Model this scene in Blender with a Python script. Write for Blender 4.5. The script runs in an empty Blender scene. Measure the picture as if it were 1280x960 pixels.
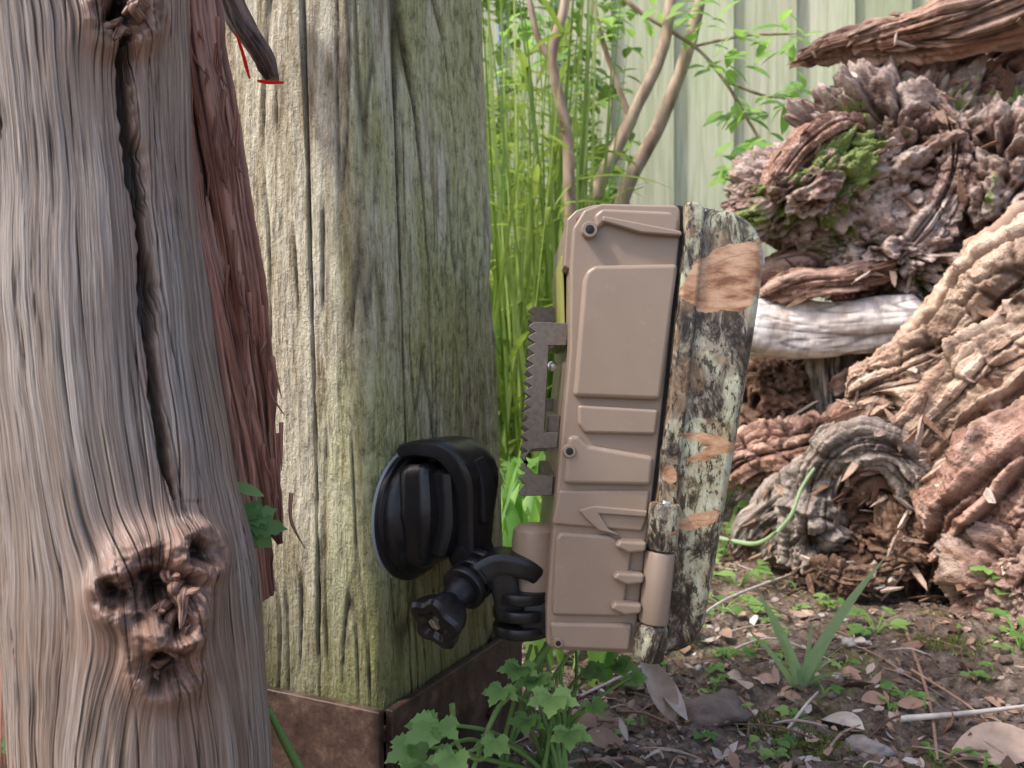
import bpy, bmesh, math, random
from mathutils import Vector, Matrix, noise
random.seed(7)
R=random.random
def U(a,b): return a+(b-a)*R()
scn=bpy.context.scene
scn.unit_settings.system='METRIC'; scn.unit_settings.scale_length=0.1   # 1 unit = 10 cm
EYE=1.6
def at(u,v,d): # surveyed bearing + distance -> world position
    return Vector(((u-640)*d/1000.0, d, EYE+(480-v)*d/1000.0))
def V(*a): return Vector(a)

# ---------------------------------------------------------------- shaders
class G:
    def __init__(s,name,rough=.8,spec=.3):
        s.m=bpy.data.materials.new(name); s.m.use_nodes=True
        s.nt=s.m.node_tree
        s.b=s.nt.nodes['Principled BSDF']; s.out=s.nt.nodes['Material Output']
        s.b.inputs['Roughness'].default_value=rough
        s.b.inputs['Specular IOR Level'].default_value=spec
        s.tc=s.nt.nodes.new('ShaderNodeTexCoord')
        s.obj=s.tc.outputs['Object']; s.uv=s.tc.outputs['UV']
    def n(s,t,ins={},**props):
        nd=s.nt.nodes.new(t)
        for k,v in props.items(): setattr(nd,k,v)
        for k,v in ins.items(): s.set(nd.inputs[k],v)
        return nd
    def set(s,i,v):
        if isinstance(v,bpy.types.NodeSocket): s.nt.links.new(v,i)
        else:
            if i.type=='RGBA' and len(v)==3: v=(*v,1)
            i.default_value=v
    def map(s,vec,scale=(1,1,1),loc=(0,0,0),rot=(0,0,0)):
        return s.n('ShaderNodeMapping',{'Vector':vec,'Scale':scale,'Location':loc,'Rotation':rot}).outputs[0]
    def noise(s,vec,scale=1,detail=4,rough=.6,dist=0):
        return s.n('ShaderNodeTexNoise',{'Vector':vec,'Scale':scale,'Detail':min(detail,5),'Roughness':rough,'Distortion':dist}).outputs[0]
    def vor(s,vec,scale=1,feature='F1',out=0,rand=1):
        return s.n('ShaderNodeTexVoronoi',{'Vector':vec,'Scale':scale,'Randomness':rand},feature=feature).outputs[out]
    def ramp(s,fac,stops,interp='LINEAR'):
        nd=s.n('ShaderNodeValToRGB',{'Fac':fac}); cr=nd.color_ramp; cr.interpolation=interp
        while len(cr.elements)<len(stops): cr.elements.new(.5)
        for e,(p,c) in zip(cr.elements,stops):
            e.position=p
            e.color=(c,c,c,1) if isinstance(c,(int,float)) else (*c,1)
        return nd.outputs[0]
    def mix(s,f,a,b,t='MIX'):
        nd=s.n('ShaderNodeMix',data_type='RGBA',blend_type=t)
        s.set(nd.inputs[0],f); s.set(nd.inputs[6],a); s.set(nd.inputs[7],b)
        return nd.outputs[2]
    def math(s,op,a,b=0,clamp=False):
        nd=s.n('ShaderNodeMath',operation=op,use_clamp=clamp); s.set(nd.inputs[0],a); s.set(nd.inputs[1],b)
        return nd.outputs[0]
    def attr(s,name): return s.n('ShaderNodeAttribute',attribute_name=name).outputs['Fac']
    def bump(s,h,strength=.5,dist=.01,nrm=None):
        ins={'Height':h,'Strength':strength,'Distance':dist}
        if nrm is not None: ins['Normal']=nrm
        return s.n('ShaderNodeBump',ins).outputs[0]
    def point(s): return s.n('ShaderNodeNewGeometry').outputs['Pointiness']
    def fin(s,col,rough=None,nrm=None):
        s.set(s.b.inputs['Base Color'],col)
        if rough is not None: s.set(s.b.inputs['Roughness'],rough)
        if nrm is not None: s.set(s.b.inputs['Normal'],nrm)
        return s.m

def wood(name,dark,mid,light,patch=None,patch_amt=.5,grain=(40,2),crack=.5,rough=.75,bd=.012,pscale=2.5,spec=.3,knot=None,dist=.3,moss=0,crumb=0,lo=.33,hi=.62):
    g=G(name,rough,spec)
    n1=g.noise(g.map(g.uv,(grain[0],grain[1],1)),1,5,.7,dist)
    n2=g.noise(g.map(g.uv,(grain[0]*3.2,grain[1]*2,1)),1,3,.6)
    n3=g.noise(g.map(g.uv,(grain[0]*.12,grain[1]*.4,1),(3,7,0)),1,4,.6,.4)
    c=g.ramp(n1,[(lo,dark),(.45,mid),(hi,light)])
    c=g.mix(g.math('MULTIPLY',g.ramp(n3,[(.38,0),(.62,1)]),.6),c,g.mix(.5,c,mid))
    c=g.mix(.5,c,g.ramp(n2,[(.32,.15),(.56,1)]),'MULTIPLY')
    h=g.math('ADD',n1,g.math('MULTIPLY',n2,.5))
    if patch:
        pn=g.noise(g.map(g.obj,(1,1,.45)),pscale,4,.6,.5)
        c=g.mix(g.math('MULTIPLY',g.ramp(pn,[(.42,0),(.6,1)]),patch_amt),c,g.mix(.5,patch,c))
    if crumb: # rotted, crumbly areas where the grain has gone
        cn=g.noise(g.obj,5,5,.8); cm=g.ramp(g.noise(g.obj,1.1,4,.6,.4),[(.42,0),(.56,crumb)])
        c=g.mix(cm,c,g.ramp(cn,[(.36,dark),(.5,mid),(.62,light)]))
        h=g.n('ShaderNodeMix',{0:cm,2:h,3:g.math('MULTIPLY',cn,2.2)}).outputs[0]
    if moss:
        mn=g.noise(g.obj,1.3,5,.7)
        c=g.mix(g.math('MULTIPLY',g.ramp(mn,[(.54,0),(.60,1)]),moss),c,g.mix(n2,(.08,.12,.02),(.30,.36,.12)))
    if knot: c=g.mix(g.math('MULTIPLY',g.attr('tint'),.8),c,g.ramp(n1,[(.3,knot[0]),(.6,knot[1])]))
    ck=g.vor(g.map(g.uv,(grain[0]*.35,grain[1]*.22,1)),1,'DISTANCE_TO_EDGE')
    wv=g.ramp(ck,[(0,0),(.04,1)])
    ckn=g.ramp(g.noise(g.obj,3,2),[(.42,0),(.6,1)])
    ckf=g.math('MULTIPLY',g.math('MULTIPLY',g.math('SUBTRACT',1,wv),ckn),crack)
    c=g.mix(ckf,c,tuple(x*.25 for x in dark))
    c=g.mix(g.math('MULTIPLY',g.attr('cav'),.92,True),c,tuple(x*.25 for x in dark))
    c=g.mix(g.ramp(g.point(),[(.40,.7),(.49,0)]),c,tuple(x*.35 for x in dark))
    h=g.math('SUBTRACT',h,ckf)
    return g.fin(c,None,g.bump(h,.9,bd))

def gnarl(name,dark,mid,light,moss=0,scale=3,bd=.04,stretch=(1,1,1),rot=(0,0,0)):
    g=G(name,.85,.2)
    o=g.map(g.obj,stretch,(0,0,0),rot)
    n1=g.noise(o,scale,5,.7,.5); n2=g.noise(g.map(g.obj,(1,1,1.8),(0,0,0),rot),scale*5,5,.75)
    c=g.ramp(n1,[(.34,dark),(.45,mid),(.58,light),(.72,mid)])
    c=g.mix(.5,c,g.ramp(n2,[(.32,.2),(.56,1)]),'MULTIPLY')
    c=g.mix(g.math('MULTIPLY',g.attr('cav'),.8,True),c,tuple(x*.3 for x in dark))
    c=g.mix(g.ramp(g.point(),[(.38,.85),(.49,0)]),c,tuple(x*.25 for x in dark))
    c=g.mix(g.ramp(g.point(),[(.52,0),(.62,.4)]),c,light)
    if moss:
        mn=g.noise(g.obj,1.1,5,.7)
        c=g.mix(g.math('MULTIPLY',g.ramp(mn,[(.525,0),(.57,1)]),moss),c,g.mix(n2,(.10,.15,.03),(.42,.52,.18)))
    h=g.math('ADD',g.math('MULTIPLY',n1,.7),n2)
    return g.fin(c,None,g.bump(h,1,bd))

def leafmat(name,a,b,transl=.4,rough=.5):
    g=G(name,rough,.35)
    t=g.attr('tint'); n=g.noise(g.obj,9,3)
    c=g.mix(t,a,b); c=g.mix(.35,c,g.ramp(n,[(.3,.5),(.7,1)]),'MULTIPLY')
    g.set(g.b.inputs['Base Color'],c)
    tr=g.n('ShaderNodeBsdfTranslucent',{'Color':g.mix(.5,c,(b[0]*1.3,b[1]*1.4,b[2]*.7))})
    mx=g.n('ShaderNodeMixShader',{0:transl,1:g.b.outputs[0],2:tr.outputs[0]})
    g.nt.links.new(mx.outputs[0],g.out.inputs[0])
    return g.m

# ---------------------------------------------------------------- mesh helpers
def link(ob,parent=None):
    scn.collection.objects.link(ob)
    if parent: ob.parent=parent
    return ob
def empty(name):
    e=bpy.data.objects.new(name,None); e.empty_display_size=.1; return link(e)
def mkobj(name,vs,fs,mat,parent=None,smooth=True,cav=None,uvs=None,tint=None,angle=None):
    me=bpy.data.meshes.new(name); me.from_pydata([tuple(v) for v in vs],[],fs)
    me.materials.append(mat)
    if cav is not None:
        a=me.attributes.new('cav','FLOAT','POINT'); a.data.foreach_set('value',cav)
    if tint is not None:
        a=me.attributes.new('tint','FLOAT','POINT'); a.data.foreach_set('value',tint)
    if uvs is not None:
        l=me.uv_layers.new(name='UVMap'); flat=[]
        for f in uvs:
            for q in f: flat+= [q[0],q[1]]
        l.data.foreach_set('uv',flat)
    if smooth:
        me.shade_smooth()
        if angle: me.set_sharp_from_angle(angle=math.radians(angle))
    me.update()
    return link(bpy.data.objects.new(name,me),parent)

def cr(p,t):
    n=len(p)-1; i=min(int(t*n),n-1); f=t*n-i
    a=p[max(i-1,0)];b=p[i];c=p[i+1];d=p[min(i+2,n)]
    return .5*((2*b)+(c-a)*f+(2*a-5*b+4*c-d)*f*f+(3*b-a-3*c+d)*f**3)

def tube(name,path,nu,nv,mat,disp=None,ref=(0,1,0),parent=None,flat=1.0,shape=None,uvwarp=None,cap=True,fixed=None,tintf=None):
    P3=[Vector(p[0]) for p in path]; PR=[p[1] for p in path]
    pts=[]; n=len(P3)-1
    for j in range(nv):
        t=j/(nv-1); c3=cr(P3,t); i=min(int(t*n),n-1);f=t*n-i; f2=f*f*(3-2*f)
        pts.append((c3,PR[i]*(1-f2)+PR[i+1]*f2))
    ref=Vector(ref); vs=[];cav=[];S=[];s=0;tt=[]
    rm=sum(p[1] for p in pts)/len(pts)
    for j,(c,r) in enumerate(pts):
        if j: s+=(c-pts[j-1][0]).length
        S.append(s)
        if fixed: A,B=fixed
        else:
            T=(pts[min(j+1,nv-1)][0]-pts[max(j-1,0)][0]).normalized()
            A=(ref-T*ref.dot(T)).normalized(); B=T.cross(A)
        for k in range(nu):
            th=2*math.pi*k/nu
            if shape: a,b=shape(th)
            else: a,b=math.cos(th),math.sin(th)*flat
            dirv=A*a+B*b
            p=c+dirv*r
            if tintf: tt.append(tintf(th,p))
            d,cv=disp(th,s,p) if disp else (0,0)
            p=p+dirv.normalized()*d*min(1,r/(rm*.3))
            vs.append(p);cav.append(cv)
    fs=[];uvs=[]
    def uvf(k,j):
        a=2*math.pi*rm*k/nu; b=S[j]
        if uvwarp: a,b=uvwarp(2*math.pi*(k)/nu,vs[j*nu+k%nu],a,b)
        return (a,b)
    for j in range(nv-1):
        for k in range(nu):
            k2=(k+1)%nu
            fs.append((j*nu+k,j*nu+k2,(j+1)*nu+k2,(j+1)*nu+k))
            uvs.append((uvf(k,j),uvf(k+1,j),uvf(k+1,j+1),uvf(k,j+1)))
    if cap:
        for j,base in ((0,0),(nv-1,(nv-1)*nu)):
            ci=len(vs); cc=sum((vs[base+k] for k in range(nu)),Vector())/nu
            vs.append(cc);cav.append(.3)
            if tintf: tt.append(0)
            for k in range(nu):
                k2=(k+1)%nu
                fs.append((base+k2,base+k,ci) if j==0 else (base+k,base+k2,ci))
                q=lambda kk:(rm*math.cos(kk*2*math.pi/nu)*.3,rm*math.sin(kk*2*math.pi/nu)*.3)
                uvs.append((q(k),q(k2),(0,0)))
    return mkobj(name,vs,fs,mat,parent,True,cav,uvs,tt if tintf else None)

def grain_disp(amp,kt,ks,seed,groove=.02,big=0.0):
    def f(th,s,p):
        c,sn=math.cos(th),math.sin(th)
        n=noise.fractal(V(c*kt+seed,sn*kt,s*ks),.8,2.1,4)
        g=abs(noise.noise(V(c*kt*2.2+seed+9,sn*kt*2.2,s*ks*1.3)))
        gv=max(0,.13-g)/.13
        b=noise.noise(V(c*1.3+seed,sn*1.3,s*1.6+seed)) if big else 0
        return amp*n-groove*gv+big*b, gv*.8
    return f
def rough_disp(seed,amp,kt=2.2,ks=.9,fib=.02,iso=.6,rot=0.0):
    """old timber splitting into long slabs, with open splits and a fibrous, partly rotted surface"""
    def f(th,s,p):
        c,sn=math.cos(th),math.sin(th)
        w=noise.noise_vector(p*.9)*.35
        q=V(c*kt+seed,sn*kt,s*ks)+w
        ds,ps=noise.voronoi(q)
        wid=.10+.10*noise.noise(p*1.1+V(9,seed,0))
        e=ds[1]-ds[0]; k=max(0,wid-e)/max(.02,wid)
        off=noise.noise(ps[0]*7.3)*amp*1.3
        fr=noise.fractal(p*1.6+V(seed,0,0),.75,2.1,6)
        fold=noise.noise(V(c*5+seed,sn*5,s*.5)+w)
        fb=noise.fractal(V(c*14+seed,sn*14,s*1.4)+w,.8,2,2)
        d=off*(1-k)+amp*iso*fr+amp*.5*fold-amp*.6*k+fib*fb; cv=k*.9+max(0,-fold-.25)*1.5
        if rot:
            m=max(0,min(1,noise.noise(p*1.0+V(3,seed,0))*3+.45))
            w2=noise.noise_vector(p*2.5)*.4
            d2,p2=noise.voronoi(p*4.2+w2); e2=d2[1]-d2[0]; k2=max(0,.16-e2)/.16
            t=noise.fractal(p*5,.6,2.2,4); h=max(0,noise.noise(p*3.0+w2+V(seed,0,8))-.15)
            d+=m*rot*(noise.noise(p2[0]*9)*.7*(1-k2)-k2*.45+t*.45-h*2.2); cv=max(cv,m*(k2*.7+h*2.5))
        return d,min(1,cv)
    return f

def blob(name,c,rad,seed,mat,amp=.3,freq=1.3,sub=6,parent=None,rot=(0,0,0),stretch=(1,1,1)):
    bm=bmesh.new(); bmesh.ops.create_icosphere(bm,subdivisions=sub,radius=1)
    rm=Matrix.Rotation(rot[2],3,'Z')@Matrix.Rotation(rot[1],3,'Y')@Matrix.Rotation(rot[0],3,'X')
    rad=Vector(rad); av=(rad.x+rad.y+rad.z)/3; cav=[]
    for v in bm.verts:
        n=v.co.copy()
        p=Vector((n.x*rad.x,n.y*rad.y,n.z*rad.z))
        q=Vector((p.x*stretch[0],p.y*stretch[1],p.z*stretch[2]))*freq/av+Vector((seed*3.1,seed*1.7,seed))
        w=noise.noise_vector(q*1.2)*.6+noise.noise_vector(q*3.5)*.2
        ds,ps=noise.voronoi(q*.9+w); e=ds[1]-ds[0]; k=max(0,.10-e)/.10
        off=noise.noise(ps[0]*5.1)
        b=noise.noise(q*.6); t1=noise.turbulence(q*1.5+w,4,False)-.6
        fi=noise.fractal(q*4.5,.55,2.2,5)
        h=noise.noise(q*1.4+w*2+V(7,0,0)); pit=max(0,h-.22)*2.2
        p=p+n*av*amp*(off*.8*(1-k)+b*.9-t1*.45-k*.35-pit*.9+fi*.20)
        cav.append(min(1,k*.6+pit*1.1))
        v.co=rm@p+Vector(c)
    me=bpy.data.meshes.new(name); bm.to_mesh(me); bm.free(); me.materials.append(mat); me.shade_smooth()
    a=me.attributes.new('cav','FLOAT','POINT'); a.data.foreach_set('value',cav)
    return link(bpy.data.objects.new(name,me),parent)

def prism(name,pts,n,th,mat,parent=None,bev=.01,seg=3):
    bm=bmesh.new(); n=Vector(n).normalized()
    vs=[bm.verts.new(p) for p in pts]
    f=bm.faces.new(vs)
    r=bmesh.ops.extrude_face_region(bm,geom=[f])
    bmesh.ops.translate(bm,verts=[e for e in r['geom'] if isinstance(e,bmesh.types.BMVert)],vec=n*th)
    bmesh.ops.recalc_face_normals(bm,faces=bm.faces)
    me=bpy.data.meshes.new(name); bm.to_mesh(me); bm.free(); me.materials.append(mat)
    ob=link(bpy.data.objects.new(name,me),parent)
    if bev:
        b=ob.modifiers.new('b','BEVEL'); b.width=bev; b.segments=seg; b.limit_method='ANGLE'; b.angle_limit=math.radians(25); b.harden_normals=True
    me.shade_smooth()
    if not bev: me.set_sharp_from_angle(angle=math.radians(30))
    return ob

def lathe(name,p0,p1,prof,mat,parent=None,seg=48,lobes=0,lobamp=0):
    p0=Vector(p0);p1=Vector(p1);T=(p1-p0).normalized()
    A=T.orthogonal().normalized();B=T.cross(A); vs=[];fs=[]
    for (t,r) in prof:
        for k in range(seg):
            th=2*math.pi*k/seg; rr=r*(1+lobamp*math.cos(lobes*th)) if lobes else r
            vs.append(p0+T*t+(A*math.cos(th)+B*math.sin(th))*rr)
    for j in range(len(prof)-1):
        for k in range(seg):
            k2=(k+1)%seg; fs.append((j*seg+k,j*seg+k2,(j+1)*seg+k2,(j+1)*seg+k))
    fs.append(tuple(reversed(range(seg)))); fs.append(tuple((len(prof)-1)*seg+k for k in range(seg)))
    return mkobj(name,vs,fs,mat,parent,True,angle=35)
def cyl(name,p0,p1,r,mat,parent=None,bev=.008,seg=40,r2=None):
    L=(Vector(p1)-Vector(p0)).length; r2=r2 or r
    return lathe(name,p0,p1,[(0,r-bev),(bev*.3,r-bev*.3),(bev,r),(L-bev,r2),(L-bev*.3,r2-bev*.3),(L,r2-bev)],mat,parent,seg)

class Batch:
    def __init__(s): s.v=[];s.f=[];s.t=[]
    def leaf(s,base,d,up,L,W,tint,curl=.3,fold=.25,seg=6,power=.8,serr=0,twist=0):
        d=Vector(d).normalized(); up=Vector(up); side=d.cross(up)
        if side.length<1e-4: side=d.orthogonal()
        side.normalize(); n=side.cross(d).normalized()
        b=len(s.v); p=Vector(base); step=L/seg
        for i in range(seg+1):
            t=i/seg
            w=W*.5*math.sin(math.pi*min(1,max(0,t)))**power if 0<t<1 else W*.03
            if serr and 0<t<1: w*=(1+serr*(1 if i%2 else -1))
            s.v+= [p-side*w+n*w*fold, p.copy(), p+side*w+n*w*fold]; s.t+=[tint]*3
            a=-curl/seg
            d=(d+n*a).normalized(); n=side.cross(d).normalized()
            p=p+d*step
        for i in range(seg):
            k=b+i*3
            s.f+=[(k,k+1,k+4,k+3),(k+1,k+2,k+5,k+4)]
    def blade(s,base,tip,W,tint,sag=.1,seg=7,side=None):
        base=Vector(base);tip=Vector(tip); D=tip-base
        sd=side or Vector((U(-1,1),U(-1,1),0)).normalized(); b=len(s.v)
        for i in range(seg+1):
            t=i/seg; w=W*.5*(1-t**2.2)+.001
            p=base+D*t+Vector((0,0,1))*sag*math.sin(math.pi*t)*D.length
            s.v+=[p-sd*w,p+V(0,0,-w*.3),p+sd*w]; s.t+=[tint]*3
        for i in range(seg):
            k=b+i*3; s.f+=[(k,k+1,k+4,k+3),(k+1,k+2,k+5,k+4)]
    def flake(s,p,d,n,L,W,th,tint):
        """angular splinter of wood with thickness"""
        d=(d-n*d.dot(n)).normalized(); sd=d.cross(n); b=len(s.v)
        K=[(0,-.5),(.35,-.5*U(.7,1.1)),(.8,-.4*U(.3,1)),(1,U(-.2,.2)),(.75,.4*U(.3,1)),(.3,.5*U(.7,1.1)),(0,.5)]
        for z in (0,th):
            for a,c in K: s.v.append(p+d*a*L+sd*c*W+n*z*(1 if a<.9 else .3)); s.t.append(tint)
        m=len(K)
        s.f.append(tuple(b+m+i for i in range(m))); s.f.append(tuple(b+i for i in reversed(range(m))))
        for i in range(m): s.f.append((b+i,b+(i+1)%m,b+m+(i+1)%m,b+m+i))
    def stem(s,pts,r,tint,nu=6):
        pts=[Vector(p) for p in pts]; m=8*(len(pts)-1); b=len(s.v)
        for j in range(m+1):
            c=cr(pts,j/m); T=(cr(pts,min(1,j/m+.02))-cr(pts,max(0,j/m-.02))).normalized()
            A=T.orthogonal().normalized();B=T.cross(A)
            rr=r*(1-.5*j/m)
            for k in range(nu):
                th=2*math.pi*k/nu; s.v.append(c+(A*math.cos(th)+B*math.sin(th))*rr); s.t.append(tint)
        for j in range(m):
            for k in range(nu):
                k2=(k+1)%nu; s.f.append((b+j*nu+k,b+j*nu+k2,b+(j+1)*nu+k2,b+(j+1)*nu+k))
    def lobed(s,base,d,up,L,tint,n=5,spread=1.9):
        d=Vector(d).normalized();up=Vector(up).normalized()
        for i in range(n):
            a=(i/(n-1)-.5)*spread
            dd=Matrix.Rotation(a,3,up)@d
            s.leaf(Vector(base)+up*.002*i,dd,up,L*(1-.3*abs(a)/(spread/2))*U(.92,1.05),L*.46,tint+U(-.1,.1),curl=.35,fold=.15,seg=9,serr=.22,power=1.0)
    def obj(s,name,mat,parent=None,smooth=True): return mkobj(name,s.v,s.f,mat,parent,smooth,tint=s.t)

# ---------------------------------------------------------------- ground
def gh(x,y):
    h=.10*noise.noise(V(x*.5,y*.5,0))+.05*noise.fractal(V(x*2,y*2,3),.9,2,4)
    if y>3: h+=.035*noise.fractal(V(x*8,y*8,5),.7,2,4)
    h*=max(0.0,1-max(0,math.hypot(x,y)-25)/30)
    if x>1.5: h+=.05*min(4,x-1.5)*min(1,max(0,(y-3)/3))*max(0,1-max(0,y-12)/10)*max(0,1-max(0,x-6)/10)
    return h
def on_ground(x,y,up=0): return V(x,y,gh(x,y)+up)
N=420; vs=[]
for j in range(N):
    b=-1+2*j/(N-1); y=6+6.0*b+400*b**9
    for i in range(N):
        a=-1+2*i/(N-1); x=2.5+5.5*a+400*a**9
        vs.append((x,y,gh(x,y)))
fs=[(j*N+i,j*N+i+1,(j+1)*N+i+1,(j+1)*N+i) for j in range(N-1) for i in range(N-1)]
g=G('soil',.95,.15)
n1=g.noise(g.obj,2.2,5,.7); n2=g.noise(g.obj,14,5,.8); v=g.vor(g.obj,22,'F1'); n3=g.noise(g.obj,.9,5,.6)
c=g.ramp(n2,[(.34,(.04,.026,.019)),(.5,(.18,.135,.105)),(.64,(.40,.32,.26))])
c=g.mix(g.ramp(n1,[(.4,0),(.62,.5)]),c,(.26,.195,.15))
c=g.mix(g.math('MULTIPLY',g.ramp(n3,[(.55,0),(.62,1)]),g.ramp(n2,[(.4,.2),(.55,.8)])),c,(.18,.20,.06))
mat_soil=g.fin(c,None,g.bump(g.math('ADD',n2,g.math('MULTIPLY',v,.5)),1,.06))
mkobj('ground',vs,fs,mat_soil)

# ---------------------------------------------------------------- fence
g=G('fence_wood',.85,.2)
t=g.attr('tint')
n1=g.noise(g.map(g.obj,(9,1,.5)),1,5,.6,.4); n2=g.noise(g.map(g.obj,(.5,.5,.25)),1,4)
c=g.ramp(n1,[(.3,(.36,.38,.25)),(.5,(.52,.53,.39)),(.7,(.66,.65,.52))])
c=g.mix(g.ramp(n2,[(.4,0),(.65,.6)]),c,(.42,.50,.31))
c=g.mix(.6,c,g.mix(t,(.6,.6,.55),(1,1,1)),'MULTIPLY')
mat_f=g.fin(c,None,g.bump(n1,.6,.03))
fence=empty('wooden_fence')
vs=[];fs=[];tt=[]
x=-40
while x<45:
    w=U(1.35,1.55); b=len(vs); y0=20+U(0,.03); tv=R()
    for (dx,dy) in ((0,0),(w,-.20),(w,.1),(0,.12)):
        for z in (0.1,16): vs.append((x+dx,y0+dy,z)); tt.append(tv)
    fs+=[(b,b+2,b+3,b+1),(b+2,b+4,b+5,b+3),(b+4,b+6,b+7,b+5),(b+6,b,b+1,b+7),(b+1,b+3,b+5,b+7)]
    x+=w+.03
mkobj('boards',vs,fs,mat_f,fence,False,tint=tt)
for z in (2.2,8,14):
    prism('rail',[V(-40,20.2,z),V(45,20.2,z),V(45,20.2,z+.9),V(-40,20.2,z+.9)],(0,1,0),.5,mat_f,fence,.03,1)

# ---------------------------------------------------------------- wooden post
post=empty('wooden_post')
pc=V(-.416,2.6,0); dr=V(.427,.904,0); dl=V(-.904,.427,0)
LR,LL=.98,.78
zb=.52
cen=pc+dr*LR/2+dl*LL/2
def rect_shape(th):
    a,b=math.cos(th),math.sin(th)
    hx,hy=LR/2,LL/2
    k=1/((abs(a/hx)**16+abs(b/hy)**16)**(1/16))
    return a*k,b*k
def post_disp(th,s,p):
    q=V(p.x*9,p.y*9,s*1.6)
    n=noise.fractal(q,.7,2.2,5)
    g=abs(noise.noise(V(p.x*3.0+5,p.y*3.0,s*.22)))
    gv=max(0,.022-g)/.022
    g2=abs(noise.noise(V(p.x*13,p.y*13,s*.9+4))); gv2=max(0,.09-g2)/.09
    brk=noise.noise(V(p.x*4,p.y*4,s*2.5+1))
    gv2*=max(0,min(1,brk*4+.2))
    chip=max(0,noise.noise(V(p.x*5+2,p.y*5,s*1.8))-.25)
    return n*.009-.03*gv-.016*gv2-.03*chip, min(1,gv+gv2*.75)
g=G('weathered_post',.85,.2)
n1=g.noise(g.map(g.obj,(20,20,2.2)),1,5,.72,.15); n2=g.noise(g.map(g.obj,(70,70,6)),1,4,.6); n3=g.noise(g.map(g.obj,(2.4,2.4,.9)),1,5,.65,.4); n4=g.noise(g.map(g.obj,(1,1,.6)),26,5,.8)
c=g.ramp(n1,[(.32,(.20,.15,.105)),(.43,(.44,.37,.28)),(.56,(.70,.65,.54))])
green=g.ramp(n4,[(.34,(.15,.18,.04)),(.46,(.35,.38,.12)),(.62,(.55,.57,.26))])
sx=g.n('ShaderNodeSeparateXYZ',{0:g.obj})
rightness=g.ramp(g.math('ADD',g.math('ADD',sx.outputs[0],1.0),g.math('MULTIPLY',n3,.3)),[(.48,.22),(.72,1)])
gm=g.math('MULTIPLY',g.ramp(n3,[(.33,.15),(.53,.92)]),rightness)
c=g.mix(gm,c,g.mix(.25,green,c))
c=g.mix(.45,c,g.ramp(n2,[(.32,.25),(.54,1)]),'MULTIPLY')
c=g.mix(.40,c,g.ramp(n4,[(.36,.35),(.48,1)]),'MULTIPLY')
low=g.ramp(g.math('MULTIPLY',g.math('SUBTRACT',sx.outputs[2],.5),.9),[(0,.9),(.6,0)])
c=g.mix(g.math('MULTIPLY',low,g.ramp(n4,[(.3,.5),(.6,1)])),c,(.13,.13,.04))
c=g.mix(g.math('MULTIPLY',g.attr('cav'),.9,True),c,(.05,.035,.02))
h=g.math('ADD',n1,g.math('MULTIPLY',n2,.6)); h=g.math('ADD',h,g.math('MULTIPLY',n4,.9))
mat_post=g.fin(c,None,g.bump(h,1,.026))
pathp=[]
for z in (zb,1.2,2.2,3.2,4.4):
    pathp.append((cen+V(-.042*(z-zb),0,z),1.0))
A=dr; B=V(0,0,1).cross(dr)
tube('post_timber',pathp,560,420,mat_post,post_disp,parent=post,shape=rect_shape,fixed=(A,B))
g=G('rusty_shoe',.55,.5)
n=g.noise(g.obj,9,5,.7); n_2=g.noise(g.obj,50,3)
mat_shoe=g.fin(g.ramp(n,[(.35,(.03,.018,.014)),(.55,(.075,.043,.032)),(.7,(.16,.10,.07))]),g.ramp(n,[(.3,.3),(.7,.7)]),g.bump(n_2,.5,.005))
shoe=empty('metal_post_shoe')
def corner(a,b,z): return cen+dr*a+B*b*1+V(0,0,z)
hx,hy=LR/2+.012,LL/2+.012; tk=.03
for nm,(a0,b0,a1,b1),nn2 in (('plate_1',(-hx,-hy,hx,-hy),-B),('plate_2',(hx+tk+.002,-hy,hx+tk+.002,hy),-dr),('plate_3',(hx,hy,-hx,hy),B),('plate_4',(-hx-tk-.002,hy,-hx-tk-.002,-hy),dr)):
    prism(nm,[corner(a0,b0,.0),corner(a1,b1,.0),corner(a1,b1,.55),corner(a0,b0,.55)],nn2,tk,mat_shoe,shoe,.006,2)
prism('base_plate',[corner(-hx,-hy,.44),corner(hx,-hy,.44),corner(hx,hy,.44),corner(-hx,hy,.44)],(0,0,1),.03,mat_shoe,shoe,.004,2)
for a in (-.2,.2): cyl('bolt',corner(a,-hy-tk,.28),corner(a,-hy-tk-.03,.28),.04,mat_shoe,shoe,seg=6)

# ---------------------------------------------------------------- left dead trunk
mat_trunk=wood('driftwood_grey',(.085,.058,.045),(.25,.195,.16),(.50,.445,.41),patch=(.40,.19,.115),patch_amt=.65,grain=(62,1.1),crack=.9,rough=.40,bd=.014,pscale=2.0,spec=.5,knot=((.055,.025,.018),(.38,.19,.125)),dist=.12,lo=.30,hi=.66)
trunk=empty('dead_tree_trunk')
tp=[(at(95,-160,2.05),.27),(at(98,40,2.05),.262),(at(108,220,2.04),.25),(at(122,420,2.02),.268),(at(148,600,2.0),.28),(at(172,740,1.99),.30),(at(182,880,2.0),.30),(at(190,1080,2.0),.30),(at(200,1500,2.02),.33)][::-1]
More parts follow.
